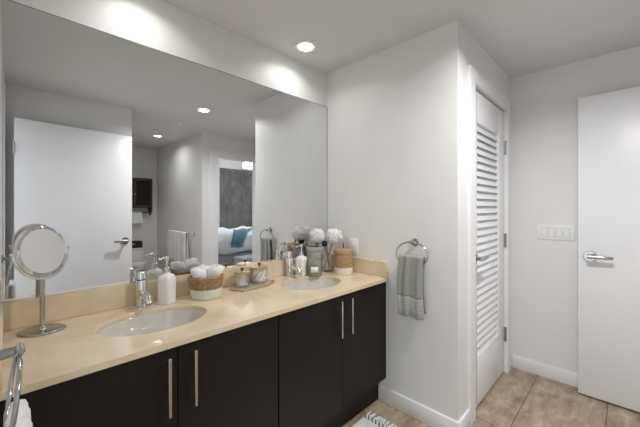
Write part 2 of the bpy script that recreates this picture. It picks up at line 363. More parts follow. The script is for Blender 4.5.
# ------------------------------------------------------------------ doors
def lever(parent, x, y, z, nx, ny, dx, dy, name='door_handle'):
    """lever set: rose on a face with normal (nx,ny), lever pointing along (dx,dy)"""
    n = Vector((nx, ny, 0)); d = Vector((dx, dy, 0)); p = Vector((x, y, z))
    h = MB().rod(p, p + n * .011, .038, 28, .003).rod(p + n * .011, p + n * .05, .0135, 16)
    a = p + n * .05
    h.tube([a - d * .012, a + d * .02, a + d * .07, a + d * .105, a + d * .12 - n * .004], [.0145, .0145, .012, .0105, .009], 12)
    return h.build(name, M['satin'], parent)
def hinge(parent, x, y, z):
    return MB().box(x - .012, x + .012, y - .006, y + .004, z - .055, z + .055).rod((x, y - .008, z - .058), (x, y - .008, z + .058), .007, 12).build('hinge', M['steel'], parent)
# louvered closet door
d1 = bpy.data.objects.new('door_1', None); C.objects.link(d1); d1.location = (DX0 + .014, YC + .012, .014); d1['kind'] = 'structure'
tag(d1, 'white louvered closet door with chrome lever', 'door')
dw, dh = DX1 - DX0 - .03, 2.108
P0, P1, Z0, Z1 = .112, .60, .335, 1.905
fr = MB().box(0, P0, 0, .035, 0, dh, .002).box(P1, dw, 0, .035, 0, dh, .002).box(P0, P1, 0, .035, 0, Z0, .002).box(P0, P1, 0, .035, Z1, dh, .002)
fr.build('door_frame', M['door'], d1)
lv = MB(); n = 31; st = (Z1 - Z0) / n
for k in range(n):
    zc = Z0 + (k + .5) * st
    lv.box(P0, P1, -.033, .033, -.003, .003, .001, 1, T(V(0, .0185, zc)) @ R(math.radians(68), 'X'))
lv.build('louver_panel', M['door'], d1)
MB().box(P0 - .02, P1 + .02, .036, .042, Z0 - .02, Z1 + .02).build('light_stop_backing', M['door'], d1)  # added panel behind the slats, stops light leaking through the louvers
lever(d1, .055, 0, 1.0, 0, -1, 1, 0)
MB().box(.049, .061, -.002, .03, .955, 1.045).build('latch_plate', M['steel'], d1)
for z in (1.82, 1.065, .30): hinge(d1, dw + .006, -.004, z)
struct('wall_closet_shade', MB().box(DX0 - .1, DX1 + .1, YC + .112, YC + .13, 0, DZ + .1), M['shade_dark'], 'dark painted sheet standing in for the closet shade behind the louvers', 'wall')  # sheet coloured dark in place of the unlit closet interior
# bedroom door, open against the back wall
d2 = bpy.data.objects.new('door_2', None); C.objects.link(d2); d2.location = (2.896, -.69, .012); d2['kind'] = 'structure'
tag(d2, 'white flush door standing open in front of the switch wall', 'door')
MB().box(0, .042, 0, .934, 0, 2.124, .002).build('door_leaf', M['door'], d2)
lever(d2, 0, .869, .992, -1, 0, 0, -1)
MB().box(.008, .034, .930, .936, .965, 1.02).build('latch_plate', M['steel'], d2)
for z in (1.85, 1.06, .28): MB().rod((.048, -.006, z - .05), (.048, -.006, z + .05), .007, 12).build('hinge', M['steel'], d2)
struct('trim_6', MB().box(2.885, XB, YW + .016, -.705, 0, 2.2, .003), M['trim'], 'white jamb post carrying the open door', 'door jamb')
# entry door, open against the rear wall
d3 = bpy.data.objects.new('door_3', None); C.objects.link(d3); d3.location = (.035, -.27, .012); d3['kind'] = 'structure'
d3.rotation_euler = (0, 0, math.radians(-7.0))
tag(d3, 'white flush entry door standing open beside the camera, seen in the mirror', 'door')
MB().box(.012, .938, -.042, 0, 0, 2.11, .002).build('door_leaf', M['door'], d3)
lever(d3, .868, 0, .975, 0, 1, -1, 0)
for z in (1.85, 1.06, .28): MB().rod((.006, .004, z - .05), (.006, .004, z + .05), .007, 12).build('hinge', M['steel'], d3)

# ------------------------------------------------------------------ ceiling fittings
for (x, y, pw, lab) in LIGHT_SPOTS:
    t = thing('recessed_downlight', lab, 'ceiling light', (x, y, CEIL), 0, 'recessed ceiling downlights')
    MB().lathe([(.052, -.0015), (.056, -.006), (.066, -.007), (.076, -.004), (.078, 0), (.052, 0), (.052, -.0015)], 40).build('trim_ring', M['plastic'], t)
    MB().lathe([(0, -.002), (.053, -.002), (.053, -.0005), (0, -.0005)], 32).build('lens', M['lens'], t)
    L = bpy.data.lights.new('downlight_glow', 'AREA'); L.shape = 'DISK'; L.size = .10; L.energy = pw; L.color = (1.0, .993, .985); L.spread = math.radians(140 if y > 1 else 155)
    lo = bpy.data.objects.new('downlight_glow', L); C.objects.link(lo); lo.parent = t; lo.location = (0, 0, -.004)
t = thing('ceiling_vent_cap', 'small round white cap on the ceiling between the two mirrored downlights', 'smoke detector', (1.547, -.66, CEIL))
MB().lathe([(0, -.014), (.045, -.014), (.055, -.01), (.058, 0), (0, 0)], 32).build('cover', M['plastic'], t)
MB().lathe([(0, -.02), (.014, -.019), (.016, -.013), (0, -.013)], 16).build('sensor', M['steel'], t)

# ------------------------------------------------------------------ wall mirror
t = thing('wall_mirror', 'large frameless mirror covering the wall above the vanity', 'mirror', (.9, YM, .973))
MB().box(XL - .9, XR - .004 - .9, 0, .005, .001, 1.192).build('mirror_glass', M['mirror'], t)
MB().box(XR - .004 - .9, XR - .9 - .0005, -.002, .005, 0, 1.192).box(XL - .9, XR - .9 - .0005, -.001, .005, 1.192, 1.195).build('edge_strip', M['mirror_edge'], t)

# ------------------------------------------------------------------ vanity
HC, YF, TOPT = .865, 1.156, .022
CW = (XR - XL) / 2 - .003
def make_cabinet():
    t = thing('vanity_cabinet', '', 'cabinet', (0, 0, 0))
    w = CW
    # carcass
    MB().box(0, .018, YF + .042, YM - .001, .17, HC - TOPT - .001).box(w - .018, w, YF + .042, YM - .001, .17, HC - TOPT - .001).box(.018, w - .018, YF + .042, YM - .001, .17, .188)\
        .box(.018, w - .018, YM - .012, YM - .001, .188, HC - TOPT - .001).box(.018, w - .018, YF + .042, YF + .06, HC - TOPT - .09, HC - TOPT - .001).build('body', M['darkwood'], t)
    MB().box(0, w, YF + .082, YF + .10, 0, .17).build('toe_kick', M['darkwood'], t)
    for k in (0, 1):
        x0 = .0025 if k == 0 else w / 2 + .0015; x1 = w / 2 - .0015 if k == 0 else w - .0025
        d = MB().box(x0, x1, YF + .018, YF + .040, .172, HC - TOPT - .006, .0015, 1).build('door', M['darkwood'], t)
        hx = x1 - .038 if k == 0 else x0 + .052
        h = MB().box(hx - .0055, hx + .0055, YF - .02, YF - .008, .605, .813, .0015, 1)
        for z in (.625, .793): h.box(hx - .0045, hx + .0045, YF - .009, YF + .0185, z - .006, z + .006)
        tag(h.build('handle', M['nickel'], d), 'slim brushed nickel bar handle', None)
    return t
c1 = make_cabinet(); c1.location = (XL + .001, 0, 0)
tag(c1, 'near dark espresso vanity cabinet with two doors under the first sink', 'cabinet', 'dark vanity cabinets')
c2 = copy_tree(c1); c2.location = (XL + .001 + CW + .002, 0, 0)
tag(c2, 'far dark espresso vanity cabinet with two doors beside the towel ring wall', 'cabinet', 'dark vanity cabinets')

SINKS = [(.455, 1.447), (1.379, 1.437)]; SA, SB = .213, .160
def counter():
    t = thing('countertop', 'long cream stone countertop with two sinks on the dark vanity', 'countertop', (.9, 1.4, HC))
    b = bmesh.new()
    x0, x1, y0, y1 = XL + .001, XR - .001, YF, YM - .001
    N = 56
    # split the slab at the middle of the two sinks' halves; ring-to-rectangle fill
    xs = [x0, (SINKS[0][0] + SINKS[1][0]) / 2, x1]
    for (cx, cy), xa, xb in zip(SINKS, xs[:-1], xs[1:]):
        def ring(z, s=1.0): return [b.verts.new((cx + SA * s * math.cos(2 * PI * k / N), cy + SB * s * math.sin(2 * PI * k / N), z)) for k in range(N)]
        def rect(z, inset=0):
            out = []
            for k in range(N):
                a = 2 * PI * k / N; dx, dy = math.cos(a), math.sin(a)
                tx = ((xb - cx) if dx > 0 else (xa - cx)) / dx if abs(dx) > 1e-9 else 1e9
                ty = ((y1 - cy) if dy > 0 else (y0 - cy)) / dy if abs(dy) > 1e-9 else 1e9
                tt = min(tx, ty); out.append([cx + dx * tt, cy + dy * tt])
            for (px, py) in ((xa, y0), (xa, y1), (xb, y0), (xb, y1)):
                k = min(range(N), key=lambda q: (out[q][0] - px) ** 2 + (out[q][1] - py) ** 2); out[k] = [px, py]
            return [b.verts.new((px, py, z)) for px, py in out]
        zt, zb = HC, HC - TOPT
        ri, rt = ring(zt - .003), ring(zt, 1.012); ot = rect(zt); ob = rect(zb); ib = ring(zb)
        for A, B in ((rt, ot), (ri, rt), (ot, ob), (ob, ib), (ib, ri)):
            for k in range(N): b.faces.new((A[k], A[(k + 1) % N], B[(k + 1) % N], B[k]))
    bmesh.ops.remove_doubles(b, verts=b.verts, dist=1e-5)
    bmesh.ops.delete(b, geom=[f for f in b.faces if abs(f.calc_center_median().x - xs[1]) < 1e-4 and abs(f.normal.x) > .9], context='FACES_ONLY')
    bmesh.ops.translate(b, vec=(-.9, -1.4, -HC), verts=b.verts)
    bmesh.ops.recalc_face_normals(b, faces=b.faces[:])
    mb = MB(); mb.merge(b); mb.build('slab', M['stone'], t)
counter()
x0, x1 = XL + .001, XR - .001
tag(MB().box(x0 - .9, x1 - .9, -.018, -.001, .0005, .108, .0015, 1).build('backsplash', M['stone'], None, (.9, YM, HC)), 'long cream stone backsplash strip standing under the wall mirror', 'backsplash')
for xa, xb, lab in ((x1 - .018, x1, 'short cream stone side splash against the towel ring wall'), (x0, x0 + .012, 'short cream stone side splash at the left wall by the makeup mirror')):
    tag(MB().box(-(xb - xa) / 2, (xb - xa) / 2, YF + .004, YM - .0185, .0005, .108, .0015, 1).build('side_splash', M['stone'], None, ((xa + xb) / 2, 0, HC)), lab, 'side splash', 'stone side splashes')
def make_sink():
    t = thing('sink_basin', '', 'sink')
    prof = [(1.04, -.0225), (1.0, -.0225), (.985, -.03), (.95, -.06), (.86, -.10), (.68, -.132), (.42, -.148), (.12, -.152)]
    out = [(.12, -.162), (.44, -.158), (.72, -.142), (.90, -.106), (1.0, -.06), (1.04, -.032), (1.04, -.0225)]
    MB().lathe([(r * SB, z) for r, z in prof + out], 56, None, SA / SB, 1.0).build('bowl', M['basin'], t)
    MB().lathe([(0, -.150), (.012, -.150), (.018, -.152), (.024, -.148), (.030, -.150), (.03, -.156), (0, -.156)], 28).build('drain', M['chrome'], t)
    MB().lathe([(0, .001), (.008, .001), (.011, 0), (0, -.004)], 16, T(V(0, SB * .955, -.066)) @ R(PI / 2 - .3, 'X')).build('overflow', M['chrome'], t)
    return t
s1 = make_sink(); s1.location = (*SINKS[0], HC); tag(s1, 'oval undermount basin nearest, in front of the makeup mirror end', 'sink', 'oval sinks')
s1['label'] = 'near oval undermount sink in the cream counter, larger in view'
s2 = copy_tree(s1); s2.location = (*SINKS[1], HC); tag(s2, 'far oval undermount sink by the flowers and candle', 'sink', 'oval sinks')

def make_faucet():
    t = thing('faucet', '', 'faucet')
    MB().lathe([(0, 0), (.031, 0), (.031, .004), (.026, .007), (.0235, .009), (.0235, .128), (.0225, .130), (0, .130)], 32).build('body', M['chrome'], t)
    sp = MB().tube([(0, -.010, .066), (0, -.035, .070), (0, -.070, .068), (0, -.095, .060), (0, -.106, .048), (0, -.108, .038)], [.0185, .0185, .018, .0175, .0165, .0155], 20)
    s_ = sp.build('spout', M['chrome'], t)
    MB().rod((0, -.108, .040), (0, -.1085, .030), .0125, 18, .002).build('aerator', M['steel'], s_)
    h = MB().lathe([(0, .131), (.0225, .131), (.0245, .133), (.0245, .170), (.0235, .1725), (0, .174)], 32, T(V(0, 0, .0)) @ R(math.radians(-3), 'X')).build('handle_cap', M['chrome'], t)
    MB().tube([(-.006, .018, .158), (-.012, .036, .163), (-.018, .052, .168)], [.006, .005, .0055], 10).build('handle_lever', M['chrome'], h)
    return t
f1 = make_faucet(); f1.location = (.460, 1.675, HC); tag(f1, 'chrome cylindrical faucet at the near sink beside the taller soap dispenser', 'faucet', 'single hole chrome faucets')
f2 = copy_tree(f1); f2.location = (1.392, 1.675, HC); tag(f2, 'chrome cylindrical faucet at the far sink', 'faucet', 'single hole chrome faucets')

# ------------------------------------------------------------------ soap dispensers
def make_soap():
    t = thing('soap_dispenser', '', 'soap dispenser')
    MB().lathe([(0, 0), (.036, 0), (.040, .004), (.040, .118), (.038, .132), (.031, .143), (.018, .149), (.0145, .152), (.0145, .160), (0, .160)], 40, None, 1, 1, None, 4.5).build('bottle', M['ceramic'], t)
    p = MB().lathe([(0, .160), (.0165, .160), (.0165, .178), (.013, .182), (.0065, .184), (.0065, .215), (.011, .217), (.0125, .222), (.0125, .236), (.010, .240), (0, .241)], 24).build('pump', M['chrome'], t)
    MB().tube([(0, 0, .229), (-.02, .008, .231), (-.042, .016, .228), (-.05, .019, .221)], [.006, .0055, .005, .0045], 10).build('nozzle', M['chrome'], p)
    return t
a = make_soap(); a.location = (.567, 1.645, HC); a.rotation_euler.z = math.radians(38); a.scale = (.87, .87, .99)
tag(a, 'white square soap dispenser with silver pump beside the near faucet', 'soap dispenser', 'white soap dispensers')
a2 = copy_tree(a); a2.location = (1.473, 1.640, HC); a2.rotation_euler.z = math.radians(20); a2.scale = (.88, .88, .92)
tag(a2, 'white soap dispenser with pump between the far faucet and the candle', 'soap dispenser', 'white soap dispensers')

# ------------------------------------------------------------------ makeup mirror
t = thing('makeup_mirror', 'round chrome makeup mirror on a stem at the left end of the counter', 'makeup mirror', (.097, 1.615, HC))
ba = []
for k in range(40):
    a_ = 2 * PI * k / 40; ba.append((.075 * math.cos(a_) * (1 - .0 * abs(math.sin(a_))), .060 * math.copysign(abs(math.sin(a_)) ** 1.35, math.sin(a_))))
MB().prism(ba, 0, .010, R(math.radians(-20), 'Z'), .003).build('base', M['satin'], t)
MB().rod((0, 0, .008), (0, 0, .205), .008, 18).lathe([(0, .008), (.018, .008), (.014, .016), (.008, .022), (0, .022)], 20).build('stem', M['satin'], t)
HS = .945
hd = T(V(0, 0, .312)) @ R(math.radians(38), 'Z') @ R(math.radians(-9), 'X') @ R(PI / 2, 'X') @ Matrix.Scale(HS, 4)
yk = MB()
yk.tube([hd @ V(.112 * math.cos(a_), .112 * math.sin(a_), 0) for a_ in [PI + (PI) * k / 24 for k in range(25)]], .0045, 10).build('yoke', M['chrome'], t)
for s_ in (-1, 1): MB().rod(hd @ V(s_ * .104, 0, 0), hd @ V(s_ * .118, 0, 0), .0065, 14, .001).build('pivot_knob', M['chrome'], t)
fm = MB().lathe([(.091, .009), (.095, .012), (.102, .009), (.106, .0), (.102, -.009), (.095, -.012), (.091, -.009), (.0895, 0), (.091, .009)], 56, hd).build('frame', M['chrome'], t)
MB().lathe([(0, -.0075), (.0915, -.0075), (.0915, .008), (0, .008)], 56, hd).build('mirror_glass', M['mirror'], t)

# ------------------------------------------------------------------ towel basket and rolled towels
def braid(rows, z0, z1, amp, cyc):
    def fn(a_, z, r):
        if z < z0 or z > z1: return 0
        q = (z - z0) / (z1 - z0) * rows; k = int(q)
        return amp * abs(math.sin(q * PI)) ** .7 * (0.72 + .28 * math.sin(a_ * cyc + (PI if k % 2 else 0)))
    return fn
BK = (.757, 1.612)
t = thing('towel_basket', 'round woven basket with a pale sage base, holding rolled white towels', 'basket', (*BK, HC))
MB().lathe([(0, 0), (.072, 0), (.0765, .004), (.0825, .052), (.0785, .052), (.073, .008), (0, .006)], 56).build('painted_base', M['green_band'], t)
pr = [(.0820 + .006 * k / 40, .0525 + .062 * k / 40) for k in range(41)]
MB().lathe(pr + [(.084, .116), (.081, .112), (.0785, .0525), (.082, .0525)], 160, None, 1, 1, braid(5, .0525, .1145, .004, 26)).build('woven_band', M['wicker'], t)
def make_roll(L, seed, out):
    rnd = random.Random(seed); turns = 3.2; N = 96; ph = rnd.random() * 6
    def sm(a_, b_, x): x = min(1, max(0, (x - a_) / (b_ - a_))); return x * x * (3 - 2 * x)
    def fn(u, v_):
        a_ = u * turns * 2 * PI + ph; r = .031 + .0085 * sm(.6, .82, v_) - .007 * sm(.92, 1.0, v_)
        rr = .004 + (r - .004) * (u ** .8)
        rr *= 1 + .045 * math.sin(2 * a_ + 2.2 * v_ + ph) * v_
        z = v_ * (L + .010 * (1 - u) + .004 * math.sin(a_ + ph))
        o = .016 * sm(.55, 1, v_)
        return (rr * math.cos(a_) + out[0] * o, rr * math.sin(a_) + out[1] * o, z)
    return MB().grid(fn, N, 24)
RL = ['rolled white towel at the left of the woven basket', 'rolled white towel at the right of the woven basket, nearest the glass jars', 'rolled white towel at the back of the woven basket, nearest the mirror']
for i, (ang, L) in enumerate(((-PI * .80, .146), (-PI * .13, .150), (PI * .53, .142))):
    a_ = ang + YAW - PI / 2 + .42; d_ = (math.cos(a_), math.sin(a_))
    o = make_roll(L, i, d_).build('rolled_towel', M['white_towel'], None, (BK[0] + d_[0] * .0385, BK[1] + d_[1] * .0385, HC + .012))
    solid(o, .0065, 1); tag(o, RL[i], 'towel', 'rolled towels in the woven basket')

# ------------------------------------------------------------------ tray and jars
TY = (1.062, 1.635)
t = thing('glass_tray', 'faceted glass tray with a brass rim under the two jars', 'tray', (*TY, HC), math.radians(4))
hexo = [(-.158, .005), (-.118, -.078), (.062, -.082), (.162, -.02), (.122, .07), (-.098, .075)]
MB().prism(hexo, .001, .0055).build('tray_plate', M['tray_glass'], t)
MB().tube([(x, y, .0065) for x, y in hexo], .0032, 8, True).build('tray_rim', M['brass'], t)
def make_jar(r, h):
    t = thing('glass_jar', '', 'jar')
    MB().lathe([(0, 0), (r * .94, 0), (r, .004), (r, h), (r - .004, h), (r - .004, .008), (0, .007)], 40, None, 1, 1, lambda a_, z, q: .0012 * math.cos(a_ * 20) if 0.004 <= z < h * .98 and q > r * .99 else 0).build('glass_body', M['glass'], t)
    l = MB().lathe([(0, h + .001), (r + .003, h + .001), (r + .004, h + .004), (r + .003, h + .009), (r * .6, h + .0115), (0, h + .0125)], 40).build('lid', M['brass'], t)
    MB().lathe([(0, h + .012), (.005, h + .012), (.0045, h + .017), (.009, h + .021), (.011, h + .027), (.009, h + .033), (0, h + .036)], 20).build('knob', M['bronze'], l)
    return t
JR = [(.993, 1.638, .043, .076, 'smaller glass jar with brass lid, nearer the towel basket'), (1.125, 1.652, .050, .088, 'larger glass jar with brass lid, nearer the far sink')]
for x, y, r, h, lab in JR:
    j = make_jar(r, h); j.location = (x, y, HC + .0105); tag(j, lab, 'jar', 'glass jars on the tray')
cs = MB()
for k in range(34):
    a_ = random.random() * 6.28; q = .030 * math.sqrt(random.random()); b_ = random.random() * 6.28
    p0 = V(q * math.cos(a_), q * math.sin(a_), .002); p1 = V(q * .9 * math.cos(a_) + .006 * math.cos(b_), q * .9 * math.sin(a_) + .006 * math.sin(b_), .062)
    cs.rod(p0, p1, .0012, 6)
    for p in (p0, p1): cs.lathe([(0, -.004), (.0022, -.002), (.0024, .002), (0, .005)], 6, T(p))
o = cs.build('cotton_swabs', M['cotton'], None, (JR[0][0], JR[0][1], HC + .020)); tag(o, 'white cotton swabs filling the smaller jar', 'cotton swabs', None, 'stuff')
cb = MB()
for k in range(40):
    a_ = k * 2.4; q = .032 * math.sqrt((k % 8 + .5) / 8); z = .012 + (k // 8) * .0135
    cb.lathe([(0, -.0105), (.008, -.0075), (.0112, 0), (.008, .0075), (0, .0105)], 10, T(V(q * math.cos(a_), q * math.sin(a_), z)) @ R(random.random() * 3, 'X'))
o = cb.build('cotton_balls', M['cotton'], None, (JR[1][0], JR[1][1], HC + .0195)); tag(o, 'white cotton balls filling the larger jar', 'cotton balls', None, 'stuff')

# ------------------------------------------------------------------ candle, pots, flowers, canister
t = thing('candle', 'candle in an olive grey glass with a white label, in front of the flower pot', 'candle', (1.532, 1.566, HC), math.radians(-46))
MB().lathe([(0, 0), (.047, 0), (.050, .004), (.050, .112), (.047, .112), (.046, .008), (0, .006)], 40).build('candle_glass', M['glass_grey'], t)
wx_ = MB().lathe([(0, .0075), (.0455, .0085), (.0455, .088), (0, .086)], 36).build('wax', M['wax'], t)
MB().rod((0, 0, .084), (0, 0, .097), .0012, 6).build('wick', M['black'], wx_)
lb = MB().grid(lambda u, v_: (.0508 * math.sin((u - .5) * 1.05), -.0508 * math.cos((u - .5) * 1.05), .030 + v_ * .040), 12, 2).build('paper_label', M['paper'], t)
solid(lb, .0005); tag(lb, 'blank looking white paper label', None)

def bloom(R_, n, seed, flat=.85):
    rnd = random.Random(seed); b = bmesh.new()
    for i in range(n):
        z = 1 - 2 * (i + .5) / n; a_ = i * 2.399963; q = math.sqrt(max(0, 1 - z * z))
        d = Vector((q * math.cos(a_), q * math.sin(a_), z * flat)); d += Vector((rnd.uniform(-.07, .07), rnd.uniform(-.07, .07), rnd.uniform(-.07, .07)))
        p = d * R_ * rnd.uniform(.86, 1.04); nrm = d.normalized()
        u = nrm.orthogonal().normalized(); u = Matrix.Rotation(rnd.random() * 6.28, 3, nrm) @ u; w_ = nrm.cross(u)
        s_ = R_ * rnd.uniform(.17, .23)
        for k in range(4):
            e1 = (u * math.cos(k * PI / 2) + w_ * math.sin(k * PI / 2)); e2 = nrm.cross(e1)
            vs_ = [b.verts.new(p), b.verts.new(p + e1 * s_ * .55 + e2 * s_ * .42 + nrm * s_ * .16), b.verts.new(p + e1 * s_ * 1.05 + nrm * s_ * .30), b.verts.new(p + e1 * s_ * .55 - e2 * s_ * .42 + nrm * s_ * .16)]
            b.faces.new(vs_)
    mb = MB(); mb.merge(b)
    mb.lathe([(0, -R_ * flat * .8), (R_ * .6, -R_ * flat * .55), (R_ * .82, 0), (R_ * .6, R_ * flat * .55), (0, R_ * flat * .8)], 14)
    return mb
def leaf(mb, p, d, L, w_):
    p = Vector(p); d = Vector(d).normalized(); s_ = d.cross(Vector((0, 0, 1))).normalized()
    b = bmesh.new(); rows = []
    for k in range(6):
        q = k / 5; c = p + d * L * q + Vector((0, 0, .02 * math.sin(q * 3) - .03 * q * q)); ww = w_ * math.sin(PI * (q * .92 + .04)) ** .8
        rows.append([b.verts.new(c - s_ * ww), b.verts.new(c + V(0, 0, -.003)), b.verts.new(c + s_ * ww)])
    for A, B in zip(rows, rows[1:]):
        for k in (0, 1): b.faces.new((A[k], A[k + 1], B[k + 1], B[k]))
    mb.merge(b)
PT = (1.612, 1.652)
t = thing('flower_pot', 'charcoal grey tapered flower pot behind the candle', 'pot', (*PT, HC))
MB().lathe([(0, 0), (.041, 0), (.043, .004), (.053, .160), (.061, .162), (.063, .168), (.063, .188), (.060, .191), (.054, .190), (.050, .165), (.040, .012), (0, .010)], 40).build('pot_body', M['pot'], t)
FL = [('white hydrangea bloom in the charcoal pot behind the candle', (PT[0], PT[1], HC + .012), (0.012, -.018, .262), .058, 210, 3),
      ('white hydrangea bloom in the clear vase beside the woven canister', (1.712, 1.612, HC + .012), (.040, -.030, .252), .067, 230, 5)]
for lab, base, off, r, n, sd in FL:
    t = thing('hydrangea', lab, 'flower', base, 0, 'white hydrangeas')
    bl = bloom(r, n, sd).build('bloom', M['petal'], t, off, sharp=180)
    x_, y_, z_ = off
    k0 = (.022, .016) if sd == 5 else (.01, 0)
    MB().tube([(-k0[0] if sd == 5 else -.012, k0[1], .001), (x_ * .2, y_ * .2, z_ * .45), (x_ * .8, y_ * .8, z_ * .8), (x_, y_, z_)], .0032, 8).build('stem', M['stem'], t)
    if sd == 3:
        for dd in ((-.5, -.7), (.6, -.5)):
            lf = MB(); leaf(lf, (x_ * .8, y_ * .8, .195), (dd[0], dd[1], .12), .05, .018); solid(lf.build('leaf', M['leaf'], t), .0008)
t = thing('clear_vase', 'small clear glass vase with crossing dark stems beside the candle', 'vase', (1.712, 1.612, HC))
MB().lathe([(0, 0), (.040, 0), (.043, .004), (.045, .125), (.042, .126), (.040, .008), (0, .007)], 36).build('vase_glass', M['glass'], t)
t = thing('seed_head', 'black round dried seed head on a thin stem standing in the clear vase', 'dried flower', (1.712, 1.612, HC + .012))
MB().lathe([(0, -.022), (.012, -.019), (.020, -.008), (.022, .004), (.017, .016), (.008, .022), (0, .023)], 24, T(V(-.036, -.006, .198)), 1, 1, lambda a_, z, r: .0012 * math.sin(a_ * 9)).build('seed_ball', M['black'], t)
MB().tube([(.026, .004, .001), (.0, 0, .10), (-.032, -.006, .180)], .0026, 8).build('stem', M['stem'], t)

CN = (1.728, 1.466)
t = thing('woven_canister', 'tan woven canister with lid and cream base by the right wall', 'canister', (*CN, HC))
MB().lathe([(0, 0), (.062, 0), (.066, .004), (.068, .050), (.064, .050), (.060, .006), (0, .005)], 48).build('painted_base', M['cream_band'], t)
pr = [(.066 + .001 * math.sin(k / 40 * PI), .0505 + .100 * k / 40) for k in range(41)]
MB().lathe(pr + [(.060, .152), (.058, .15), (.060, .0505), (.066, .0505)], 150, None, 1, 1, braid(8, .0505, .1505, .003, 24)).build('woven_body', M['wicker_lid'], t)
l = MB().lathe([(.062, .145)] + [(.0675 + .0035 * math.sin(k / 10 * PI), .140 + .036 * k / 10) for k in range(11)] + [(.060, .181), (.03, .184), (0, .185)], 120, None, 1, 1, braid(3, .14, .176, .002, 24)).build('lid', M['wicker_lid'], t)
MB().tube([(0, 0, .183), (.001, 0, .2), (-.002, .001, .222)], [.0055, .0045, .0035], 10).build('lid_toggle', M['stem'], l)

# ------------------------------------------------------------------ outlet, switches
t = thing('wall_outlet', 'white wall outlet plate behind the woven canister', 'outlet', (XR, 1.462, 1.055), PI / 2)
MB().box(-.042, .042, -.0005, .006, -.058, .058, .002).build('cover_plate', M['plastic'], t)
MB().box(-.017, .017, .006, .008, -.033, .033, .001).build('socket', M['plastic'], t)
t = thing('light_switch', 'white four gang light switch plate on the wall beside the open door', 'light switch', (XB, .388, 1.153), PI / 2)
MB().box(-.113, .113, 0, .006, -.059, .059, .002).build('cover_plate', M['plastic'], t)
MB().box(-.113 + .0, -.112, 0, .0035, -.059, .059).build('edge', M['shade_dark'], t) if False else None
for k in range(4):
    x = -.069 + k * .046
    MB().box(x - .0185, x + .0185, .0058, .0064, -.0355, .0355).build('switch_gap', M['steel'], t)
    MB().box(x - .0165, x + .0165, .006, .009, -.0335, .0335, .001, 1, T(V(0, 0, 0))).build('rocker', M['plastic'], t)

# ------------------------------------------------------------------ towel rings and hand towels
def make_ring():
    """local: wall at x = 0, ring hangs at x = +.046 in the y-z plane, post at top"""
    t = thing('towel_ring', '', 'towel ring')
    MB().rod((0, 0, 0), (.008, 0, 0), .0255, 28, .003).rod((.008, 0, 0), (.046, 0, 0), .0105, 18, .002).build('mount', M['satin'], t)
    MB().rod((.046, -.018, .004), (.046, .018, .004), .0085, 16, .002).build('hanger', M['satin'], t)
    MB().tube([(.046 + .004 * (1 - math.cos(a_)), .107 * math.sin(a_), -.074 + .078 * math.cos(a_)) for a_ in [2 * PI * k / 56 for k in range(56)]], .0048, 12, True).build('ring', M['satin'], t)
    return t
r1 = make_ring(); r1.location = (XR, .960, 1.124); r1.rotation_euler.z = PI
tag(r1, 'chrome towel ring on the wall beside the vanity, holding the grey towel', 'towel ring', 'chrome towel rings')
r2 = copy_tree(r1); r2.location = (XL, .90, 1.048); r2.rotation_euler.z = 0; r2.scale = (.9, 1, 1)
for k_ in kids(r2):
    if k_.name.startswith('ring'): k_.rotation_euler.y = math.radians(11)
tag(r2, 'chrome towel ring on the left wall at the photo edge, holding a white towel', 'towel ring', 'chrome towel rings')
def drape(width, zf, zb, rad, amp, nf, flare, seed, top=0.0):
    """towel over a bar at origin along y; front on +x; returns fn(u,v)"""
    ph = seed * 1.3; Lf, Lb, La = -zf, -zb, PI * rad; tot = Lf + Lb + La
    def fn(u, v_):
        s_ = v_ * tot
        if s_ < Lb: x, z, side, dist = -rad, -(Lb - s_), -1, Lb - s_
        elif s_ < Lb + La: a_ = (s_ - Lb) / rad; x, z, side, dist = -rad * math.cos(a_), rad * math.sin(a_), math.sin(a_ - PI / 2), 0
        else: dist = s_ - Lb - La; x, z, side = rad, -dist, 1
        k = min(1, dist / .25)
        y = (u - .5) * width * (1 + flare * k)
        f = amp * (math.sin(nf * u * 2 * PI + ph) * (1 - .35 * k) + .45 * math.sin(nf * 1.7 * u * 2 * PI + 2 * ph + 3 * dist) + .3 * math.sin(dist * 22 + u * 9))
        return (x + f * (.8 if side > 0 else .35) + .006 * k * side, y + .006 * math.sin(dist * 15 + ph), z - top * (2 * u - 1) ** 2 + .004 * math.sin(u * 11 + ph) * k)
    return fn
# grey towel on the right ring: ring bottom at z = 1.122-.152 ; it rides up over the rim
gt = thing('hand_towel', 'grey green hand towel hanging on the chrome ring by the vanity', 'hand towel', (XR - .054, .960, .977), PI)
fn = drape(.165, -.315, -.29, .012, .0048, 2.3, .04, 2, .0)
# bunched cloth inside the ring: front body + decorative band as one sheet, split by length
def up(fn, z0):  # raise the fold so that the cloth stands above the rim, as bunched terry does
    def g(u, v_):
        x, y, z = fn(u, v_); return (x, y, z + (z0 if z > -.02 else z0 * max(0, 1 - (-.02 - z) / .28) * .0 + z0 * max(0, 1 + (z + .02) / .3)))
    return g
fg = up(fn, .055)
solid(MB().grid(lambda u, v_: fg(u, v_ * .84), 44, 50).build('terry_cloth', M['grey_towel'], gt), .007)
solid(MB().grid(lambda u, v_: fg(u, .84 + v_ * .125), 44, 24).build('dobby_band', M['grey_band'], gt), .0075)
solid(MB().grid(lambda u, v_: fg(u, .965 + v_ * .035), 44, 4).build('hem', M['grey_towel'], gt), .008)
rb = MB()
for k in range(5):
    v0 = .855 + k * .022
    rb.tube([V(*fg(i / 40, v0)) + V(.0042, 0, 0) for i in range(41)], .0024, 6)
rb.build('band_ribs', M['grey_band'], gt)
wt = thing('hand_towel', 'white hand towel hanging on the left ring at the photo edge', 'hand towel', (XL + .037, .90, .893), 0)
fw = drape(.17, -.31, -.29, .013, .006, 3, .05, 5)
solid(MB().grid(fw, 44, 56).build('terry_cloth', M['white_towel'], wt), .009)

